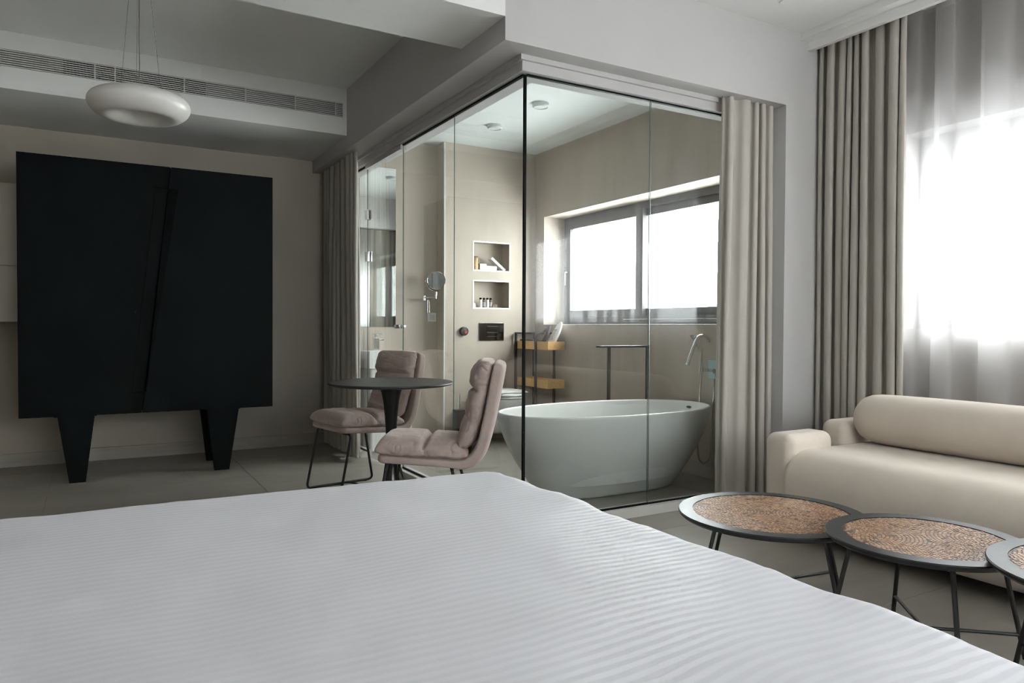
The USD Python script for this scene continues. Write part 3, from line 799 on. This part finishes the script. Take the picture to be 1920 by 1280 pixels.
# ---------------------------------------------------------------- pendant lamp
PX, PY, PZ = 0.210, 4.12, 2.152
pd = thing("pendant_lamp", "white ring-shaped opal glass pendant lamp hanging on thin wires", "lamp", (PX, PY, PZ), local=True)
prof = smooth_path([(0.0, -0.004), (0.045, -0.008), (0.085, -0.026), (0.118, -0.044), (0.155, -0.053), (0.190, -0.047), (0.220, -0.027), (0.235, 0.0), (0.228, 0.026), (0.200, 0.046), (0.158, 0.055), (0.0, 0.057)], 88)
part("shade", lathe([(max(0, r), z * 1.12) for r, z in prof], 80), "opal_glass", pd, smooth=True)
part("lamp_holder", lathe([(0, 0.050), (0.13, 0.050), (0.155, 0.052), (0.158, 0.054), (0.142, 0.064), (0, 0.064)], 48), "plastic_white", pd)
for k in range(3):
    a = rad(20 + 120 * k)
    part("wire", tube([(0.11 * math.cos(a), 0.11 * math.sin(a), 0.062), (0.045 * math.cos(a), 0.045 * math.sin(a), ZC - PZ - 0.03)], 0.0011, 6), "wire_grey", pd)
part("power_cord", tube([(0.0, 0.0, 0.07), (0.0, 0.0, ZC - PZ - 0.03)], 0.0022, 8), "wire_grey", pd)
part("canopy", lathe([(0, ZC - PZ - 0.035), (0.06, ZC - PZ - 0.035), (0.065, ZC - PZ - 0.03), (0.065, ZC - PZ), (0, ZC - PZ)], 32), "plastic_white", pd)

# ---------------------------------------------------------------- ceiling lights


def spot(name, label, x, y, z, r, h, mat):
    t = thing(name, label, "ceiling light", (x, y, z - h), local=True, group=None)
    part("ring", lathe([(r * 0.82, h * 0.2), (r * 0.86, 0), (r, h * 0.3), (r, h), (r * 0.82, h)], 40), mat, t)
    part("diffuser", lathe([(0, h * 0.25), (r * 0.83, h * 0.25), (r * 0.83, h * 0.9), (0, h * 0.9)], 40), mat, t)


spot("ceiling_light", "round surface ceiling light in the bathroom, the one nearer the glass corner", 2.90, 4.60, BZ, 0.062, 0.03, "fixture_white")
spot("ceiling_light", "round surface ceiling light in the bathroom, the one nearer the niches", 2.885, 5.29, BZ, 0.062, 0.03, "fixture_white")
spot("ceiling_light", "round ceiling spot above the pendant lamp, at the top edge of the picture", 1.22, 3.97, ZC, 0.05, 0.02, "fixture_white")
spot("ceiling_light", "small flush ceiling spot near the window pelmet", 3.34, 2.74, ZC, 0.045, 0.004, "ceiling_white")

# ---------------------------------------------------------------- bathroom: tub and fittings
TX, TY, TZ, TA, TB = 2.868, 3.715, 0.535, 0.775, 0.405
tub = thing("bathtub", "white freestanding oval bathtub behind the front glass", "bathtub", (TX, TY, 0))
rings = []
A0, B0 = 0.50, 0.15
rings.append(sellipse(TX, TY, A0 - 0.015, B0 - 0.015, 0.0, 2.6))
for h in (0.006, 0.02, 0.05, 0.10, 0.16, 0.23, 0.30, 0.37, 0.44, 0.49, 0.515):
    f = (h / TZ)
    fa, fb = 1 - (1 - f) ** 1.45, 1 - (1 - f) ** 1.7
    rings.append(sellipse(TX, TY, A0 + (TA - A0) * fa, B0 + (TB - B0) * fb, h, 2.6 - 0.35 * f))
for da, z in ((0.000, 0.527), (0.003, 0.532), (0.008, 0.535), (0.014, 0.5345), (0.020, 0.531), (0.023, 0.525)):
    rings.append(sellipse(TX, TY, TA - da, TB - da, z, 2.25))
for f in (0.92, 0.8, 0.65, 0.5, 0.36, 0.25, 0.2):
    z = 0.10 + 0.43 * (f - 0.2) / 0.8
    rings.append(sellipse(TX, TY, (TA - 0.03) * (0.62 + 0.38 * f ** 0.8), (TB - 0.03) * (0.45 + 0.55 * f ** 0.6), z, 2.4))
rings.append(sellipse(TX, TY, 0.30, 0.10, 0.095, 2.2))
part("tub_shell", skin(rings), "tub_white", tub, smooth=50)
part("overflow", lathe([(0, 0), (0.022, 0), (0.024, 0.003), (0.022, 0.007), (0, 0.008)], 24, (TX + 0.61, TY, 0.30)), "dark_chrome", tub)
ov = lathe([(0, 0), (0.018, 0), (0.019, 0.003), (0.016, 0.006), (0, 0.007)], 24)
ov.vertices *= [0.45, 1.3, 1]
ov.apply_transform(trimesh.transformations.rotation_matrix(-PI / 2 + 0.35, [0, 1, 0]))
ov.apply_translation([TX + 0.728, TY + 0.03, 0.497])
part("overflow", ov, "dark_chrome", tub, label="dark oval overflow slot inside the tub wall")

SY = 3.66
fa_ = thing("tub_faucet", "curved chrome bath spout and mixer plate on the wall over the tub", "faucet", (BX, SY, 0.72))
part("spout", tube(smooth_path([(BX, SY + 0.02, 0.955), (BX - 0.03, SY + 0.02, 0.985), (BX - 0.08, SY + 0.02, 0.995), (BX - 0.125, SY + 0.02, 0.965), (BX - 0.165, SY + 0.02, 0.885), (BX - 0.205, SY + 0.02, 0.795)], 50), np.linspace(0.010, 0.014, 51), 14), "chrome", fa_, smooth=True)
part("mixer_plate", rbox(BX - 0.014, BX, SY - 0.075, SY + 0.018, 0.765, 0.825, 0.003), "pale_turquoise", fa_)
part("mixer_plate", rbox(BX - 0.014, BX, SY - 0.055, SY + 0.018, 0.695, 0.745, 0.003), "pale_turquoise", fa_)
part("lever", cat(cyl((BX - 0.014, SY - 0.085, 0.755), (BX - 0.06, SY - 0.085, 0.755), 0.016, 18), cyl((BX - 0.05, SY - 0.085, 0.755), (BX - 0.05, SY - 0.10, 0.70), 0.006, 10)), "chrome", fa_)
hs = thing("hand_shower", "chrome hand shower on its wall holder with a hanging hose", "shower", (BX, SY + 0.03, 0.1))
part("holder", cat(cyl((BX, SY + 0.035, 0.755), (BX - 0.07, SY + 0.035, 0.755), 0.012, 16), cyl((BX - 0.06, SY + 0.035, 0.738), (BX - 0.06, SY + 0.035, 0.775), 0.015, 16)), "chrome", hs)
part("handset", cat(tube([(BX - 0.06, SY + 0.035, 0.77), (BX - 0.057, SY + 0.036, 0.90)], [0.009, 0.011], 12),
                    trimesh.convex.convex_hull(np.array([(BX - 0.07, SY + 0.03, 0.885), (BX - 0.045, SY + 0.03, 0.885), (BX - 0.125, SY + 0.05, 0.985), (BX - 0.06, SY + 0.03, 0.985), (BX - 0.12, SY + 0.075, 0.985), (BX - 0.06, SY + 0.06, 0.985),
                                                         (BX - 0.07, SY + 0.045, 0.885), (BX - 0.045, SY + 0.045, 0.885), (BX - 0.13, SY + 0.05, 0.999), (BX - 0.06, SY + 0.06, 0.999), (BX - 0.125, SY + 0.08, 0.999), (BX - 0.06, SY + 0.03, 0.999)]))), "chrome", hs)
part("hose", tube(smooth_path([(BX - 0.06, SY + 0.035, 0.74), (BX - 0.063, SY + 0.04, 0.62), (BX - 0.068, SY + 0.05, 0.42), (BX - 0.075, SY + 0.05, 0.25), (BX - 0.065, SY + 0.045, 0.14), (BX - 0.04, SY + 0.02, 0.108), (BX - 0.03, SY - 0.02, 0.16), (BX - 0.026, SY - 0.04, 0.32), (BX - 0.025, SY - 0.045, 0.52), (BX - 0.022, SY - 0.05, 0.70)], 70), 0.0062, 10), "brushed_chrome", hs, smooth=True)

ts = thing("towel_stand", "slim black freestanding towel stand behind the bathtub", "towel stand", (3.44, 4.24, 0))
part("top_bar", tube(bend_path([(3.66, 4.24, 0.908), (3.19, 4.24, 0.910), (3.185, 4.275, 0.910), (3.66, 4.275, 0.906)], 0.012), 0.0085, 10), "black_metal", ts)
for x in (3.285, 3.65):
    part("post", rbox(x - 0.010, x + 0.010, 4.243, 4.263, 0.012, 0.905, 0.002), "black_metal", ts)
part("base", rbox(3.22, 3.69, 4.14, 4.37, 0.0, 0.012, 0.003), "black_metal", ts)

# trolley shelf in the corner
tr = thing("shelf_trolley", "black framed bathroom shelf with two honey-coloured wooden trays", "shelf", (3.60, 5.68, 0))
for x in (3.488, 3.69):
    for y in (5.60, 5.955):
        part("post", rbox(x - 0.010, x + 0.010, y - 0.010, y + 0.010, 0.0, 1.0, 0.0015), "black_metal", tr)
for x in (3.488, 3.69):
    part("top_rail", rbox(x - 0.008, x + 0.008, 5.61, 5.945, 0.984, 1.0, 0.0015), "black_metal", tr)
for y in (5.60, 5.955):
    part("top_rail", rbox(3.498, 3.68, y - 0.008, y + 0.008, 0.984, 1.0, 0.0015), "black_metal", tr)
for zz_ in (0.845, 0.50):
    y0, y1, x0, x1, h, w = 5.41, 5.96, 3.499, 3.679, 0.075, 0.012
    part("tray", cat(box(x0, x1, y0, y1, zz_, zz_ + 0.01), box(x0, x0 + w, y0, y1, zz_ + 0.01, zz_ + h), box(x1 - w, x1, y0, y1, zz_ + 0.01, zz_ + h), box(x0 + w, x1 - w, y0, y0 + w, zz_ + 0.01, zz_ + h), box(x0 + w, x1 - w, y1 - w, y1, zz_ + 0.01, zz_ + h)), "tray_wood", tr, smooth=False, label="honey-coloured wooden tray")


def pouch(name, label, mat, pmat, y, lean, hgt, w, x):
    """Rounded flat pouch standing in the tray, leaning back along +y."""
    t = thing(name, label, "pouch", (x, y, 0.856))
    prof = []
    for k in range(15):
        f = k / 14
        ww = w / 2 * (0.86 + 0.2 * math.sin(PI * min(1, f * 1.25))) * (1 if f < 0.72 else math.sqrt(max(0.02, 1 - ((f - 0.72) / 0.285) ** 2)))
        th = 0.005 + 0.016 * math.sin(PI * min(0.97, f * 0.85 + 0.12)) ** 0.8
        prof.append(sellipse(0, 0, ww, th, f * hgt, 2.4, 28))
    m = skin(prof)
    if pmat == "grey_print":  # rows of small grey lettering
        label_ = cat([box(-w * 0.26, w * (0.26 - 0.1 * (k % 3 == 2)), -0.0222, -0.0195, hgt * (0.30 + 0.052 * k), hgt * (0.318 + 0.052 * k)) for k in range(8)])
    else:
        label_ = rbox(-w * 0.30, w * 0.30, -0.0222, -0.0190, hgt * 0.28, hgt * 0.66, 0.001)
    R_ = trimesh.transformations.rotation_matrix(-lean, [1, 0, 0])
    Rz = trimesh.transformations.rotation_matrix(rad(-97), [0, 0, 1])
    for mm in (m, label_):
        mm.apply_transform(R_)
        mm.apply_transform(Rz)
        mm.apply_translation([x, y, 0.858])
    part("bag", m, mat, t, smooth=True)
    part("printed_patch", label_, pmat, t)


pouch("toiletry_pouch", "charcoal pouch with a brown patch leaning in the upper tray", "charcoal_cloth", "taupe_print", 5.625, 0.50, 0.235, 0.13, 3.535)
pouch("toiletry_pouch", "white pouch with grey lettering leaning in the upper tray", "terry_white", "grey_print", 5.490, 0.48, 0.268, 0.13, 3.562)
solo("tray_box", rbox(3.515, 3.64, 5.70, 5.93, 0.856, 0.935, 0.004), "charcoal_cloth", "flat dark box lying at the back of the upper wooden tray", "box")

# toilet
wc = thing("toilet", "white wall-hung toilet under the flush plate", "toilet", (3.20, 5.70, 0.08))


def dshape(a, l, z, sh=0.0):
    k = 56
    t = np.arange(k) / k * 2 * PI
    c, s = np.cos(t), np.sin(t)
    x = a * np.sign(c) * abs(c) ** 0.9
    y = np.where(s < 0, l * np.sign(s) * abs(s) ** 0.85, 0.16 * np.sign(s) * abs(s) ** 0.5)
    return np.stack([3.20 + x, 5.82 + sh + y, np.full(k, z)], 1)


bw = [dshape(0.10, 0.12, 0.085), dshape(0.125, 0.17, 0.11), dshape(0.145, 0.23, 0.18), dshape(0.162, 0.30, 0.28), dshape(0.172, 0.342, 0.36), dshape(0.178, 0.36, 0.405), dshape(0.175, 0.357, 0.412)]
part("bowl", skin(bw), "ceramic_white", wc, smooth=40)
part("seat", skin([dshape(0.176, 0.358, 0.416), dshape(0.181, 0.364, 0.420), dshape(0.181, 0.364, 0.430), dshape(0.178, 0.36, 0.434)]), "ceramic_white", wc, smooth=40)
part("lid", skin([dshape(0.176, 0.358, 0.439), dshape(0.181, 0.364, 0.443), dshape(0.180, 0.362, 0.455), dshape(0.165, 0.34, 0.462), dshape(0.10, 0.2, 0.466)]), "ceramic_white", wc, smooth=40)
u_, v_ = np.meshgrid(np.linspace(-1, 1, 34), np.linspace(-1, 1, 30), indexing="ij")
hz = 0.018 * (1 - np.clip(abs(u_), 0, 1) ** 6) ** 0.5 * (1 - np.clip(abs(v_), 0, 1) ** 6) ** 0.5
top_ = np.stack([3.20 + u_ * 0.165, 5.66 + v_ * 0.15, 0.468 + hz + 0.012 * (meshkit.fbm(np.stack([u_ * 2.2, v_ * 2.2, u_ * 0], -1), 3, 2) - 0.3) * (hz > 0.008)], -1)
bot_ = np.stack([3.20 + u_ * 0.165, 5.66 + v_ * 0.15, np.full_like(u_, 0.4665)], -1)
solo("folded_towel", cat(grid_mesh(top_), grid_mesh(bot_)), "terry_white", "folded white towel lying on the toilet lid", "towel", smooth=40)
fp = thing("flush_plate", "dark chrome flush plate with two buttons under the lower niche", "flush plate", (3.24, BY, 0.92))
part("plate", rbox(3.107, 3.369, BY - 0.011, BY, 0.921, 1.088, 0.004), "dark_chrome", fp)
for (a, b) in ((1.008, 1.056), (0.958, 1.0)):
    part("button", rbox(3.185, 3.30, BY - 0.016, BY - 0.0115, a, b, 0.002), "dark_chrome", fp)
part("chrome_line", cat(box(3.185, 3.30, BY - 0.0175, BY - 0.016, 1.052, 1.0555), box(3.185, 3.30, BY - 0.0175, BY - 0.016, 0.996, 0.9995), box(3.185, 3.30, BY - 0.0175, BY - 0.016, 0.959, 0.963)), "chrome", fp, smooth=False)
kb = thing("wall_control", "small round dark wall control with a red light left of the flush plate", "control", (2.945, BY, 1.0))
kn = lathe([(0, 0), (0.040, 0), (0.041, 0.02), (0.038, 0.034), (0.0, 0.036)], 36)
R90 = trimesh.transformations.rotation_matrix(PI / 2, [1, 0, 0])
kn.apply_transform(R90)
kn.apply_translation([2.945, BY, 1.008])
part("dial", kn, "charcoal_metal", kb)
led = lathe([(0, 0), (0.013, 0), (0.013, 0.003), (0, 0.003)], 20)
led.apply_transform(R90)
led.apply_translation([2.955, BY - 0.036, 1.0])
part("light", led, "red_led", kb)
br = thing("toilet_brush", "toilet brush in a dark square holder by the side glass", "toilet brush", (2.845, 5.86, 0))
part("holder", cat(rbox(2.80, 2.89, 5.815, 5.905, 0.0, 0.305, 0.004)), "charcoal_metal", br)
part("handle", cyl((2.845, 5.86, 0.305), (2.845, 5.86, 0.45), 0.007, 12), "chrome", br)

# niche contents
n1, n2 = nz[0][0] + 0.0, nz[1][0] + 0.0
NYF = BY + 0.05
jar = thing("glass_jar", "amber patterned jar at the left end of the upper niche", "jar", (3.088, NYF, n1), local=True)
part("body", lathe([(0, 0), (0.030, 0), (0.032, 0.004), (0.032, 0.118), (0.028, 0.124), (0, 0.124)], 32), "amber_jar", jar)
part("lid", lathe([(0, 0.124), (0.029, 0.124), (0.029, 0.136), (0, 0.136)], 28), "brown_card", jar)
solo("card_box", rbox(3.128, 3.198, NYF - 0.03, NYF + 0.035, n1, n1 + 0.068, 0.002), "paper_white", "cube-shaped white box in the upper niche", "box")
solo("card_box", rbox(3.203, 3.312, NYF - 0.02, NYF + 0.045, n1, n1 + 0.052, 0.002), "paper_white", "low wide white box under the leaning one in the upper niche", "box")
lb = rbox(-0.012, 0.014, -0.03, 0.03, 0.0, 0.185, 0.003)
lb.apply_transform(trimesh.transformations.rotation_matrix(rad(-52), [0, 1, 0]))
lb.apply_translation([3.395, NYF + 0.0, n1 + 0.012])
solo("card_box", lb, "paper_white", "long white box leaning over the others in the upper niche", "box")
solo("card_box", rbox(3.056, 3.085, NYF - 0.025, NYF + 0.02, n2, n2 + 0.05, 0.002), "paper_white", "small white box at the left end of the lower niche", "box")
solo("card_box", rbox(3.268, 3.318, NYF - 0.02, NYF + 0.03, n2, n2 + 0.042, 0.002), "brown_card", "small brown box right of the bottles in the lower niche", "box")


def bottle(label, x, mat, strip):
    t = thing("bottle", label, "bottle", (x, NYF, n2), local=True, group=None)
    part("body", lathe([(0, 0), (0.0135, 0), (0.0145, 0.003), (0.0145, 0.078), (0.012, 0.084), (0, 0.084)], 24), mat, t)
    part("cap", lathe([(0, 0.084), (0.0115, 0.084), (0.0115, 0.101), (0, 0.101)], 24), "black_seal", t)
    if strip:
        part("print", lathe([(0.0147, 0.02), (0.015, 0.02), (0.015, 0.062), (0.0147, 0.062)], 24), strip, t)


bottle("white toiletry bottle with black cap, first in the lower niche", 3.150, "plastic_white", None)
bottle("dark toiletry bottle between the two white ones in the lower niche", 3.186, "brown_card", "grey_print")
bottle("white toiletry bottle with black cap, third in the lower niche", 3.222, "plastic_white", None)
bottle("dark toiletry bottle next to the brown box in the lower niche", 3.256, "brown_card", "grey_print")

# vanity alcove behind the glass door
solo("wall_mirror", box(2.02, 2.352, AY - 0.008, AY, 1.045, 2.455), "mirror_silver", "tall frameless mirror over the washbasin", "mirror", smooth=False)
vb = thing("washbasin", "white freestanding washbasin seen through the glass door", "washbasin", (2.18, 5.95, 0))
part("column", rbox(1.99, 2.36, 5.77, 6.158, 0.0, 0.70, 0.02, 4), "ceramic_white", vb)
part("bowl", cat(box(1.97, 2.38, 5.75, 6.158, 0.70, 0.745), box(1.97, 2.38, 5.75, 5.772, 0.745, 0.84), box(1.97, 2.38, 6.03, 6.158, 0.745, 0.84), box(1.97, 1.992, 5.772, 6.03, 0.745, 0.84), box(2.358, 2.38, 5.772, 6.03, 0.745, 0.84)), "ceramic_white", vb, smooth=False)
bf = thing("basin_faucet", "chrome single-lever faucet on the washbasin", "faucet", (2.14, 6.08, 0.84))
part("body", cat(rbox(2.115, 2.165, 6.055, 6.105, 0.84, 0.955, 0.004), rbox(2.117, 2.163, 5.93, 6.06, 0.925, 0.948, 0.004)), "chrome", bf)
part("lever", rbox(2.112, 2.168, 5.97, 6.10, 0.975, 0.987, 0.003), "chrome", bf)
part("lever_stem", cyl((2.14, 6.08, 0.955), (2.14, 6.08, 0.976), 0.012, 14), "chrome", bf)
mm_ = thing("makeup_mirror", "round chrome magnifying mirror on a jointed wall arm", "mirror", (2.62, AY, 1.2))
part("wall_mount", cat(rbox(2.655, 2.69, AY - 0.02, AY, 1.17, 1.30, 0.004)), "chrome", mm_)
part("arm", cat(cyl((2.672, AY - 0.03, 1.305), (2.59, AY - 0.10, 1.305), 0.010, 12), cyl((2.672, AY - 0.02, 1.285), (2.672, AY - 0.035, 1.325), 0.012, 12), cyl((2.59, AY - 0.10, 1.285), (2.59, AY - 0.10, 1.325), 0.013, 12), cyl((2.59, AY - 0.10, 1.312), (2.66, AY - 0.20, 1.312), 0.010, 12), cyl((2.66, AY - 0.20, 1.30), (2.66, AY - 0.20, 1.36), 0.009, 12)), "chrome", mm_)
Rm = trimesh.transformations.rotation_matrix(rad(-22), [0, 0, 1]) @ R90
dk = lathe([(0, -0.008), (0.074, -0.008), (0.081, -0.004), (0.083, 0.002), (0.079, 0.007), (0.076, 0.004), (0, 0.004)], 48)
dk.apply_transform(Rm)
dk.apply_translation([2.655, AY - 0.215, 1.462])
part("frame", dk, "chrome", mm_)
gl = lathe([(0, 0.004), (0.075, 0.004), (0.075, 0.0052), (0, 0.0052)], 48)
gl.apply_transform(Rm)
gl.apply_translation([2.655, AY - 0.215, 1.462])
part("mirror_glass", gl, "mirror_silver", mm_)
yk = np.array([(0.092 * math.cos(a), 0.0, 0.092 * math.sin(a)) for a in np.linspace(PI, 1.5 * PI + 0.3, 16)])
yk = yk @ trimesh.transformations.rotation_matrix(rad(-22), [0, 0, 1])[:3, :3].T + [2.655, AY - 0.208, 1.462]
part("fork", tube(yk, 0.005, 8), "chrome", mm_)
sp = thing("wall_socket", "square white wall socket under the magnifying mirror", "socket", (2.70, AY, 1.11))
part("plate", rbox(2.662, 2.748, AY - 0.009, AY, 1.095, 1.178, 0.003), "plastic_white", sp)
part("insert", rbox(2.68, 2.73, AY - 0.0115, AY - 0.0092, 1.112, 1.161, 0.002), "fixture_white", sp)
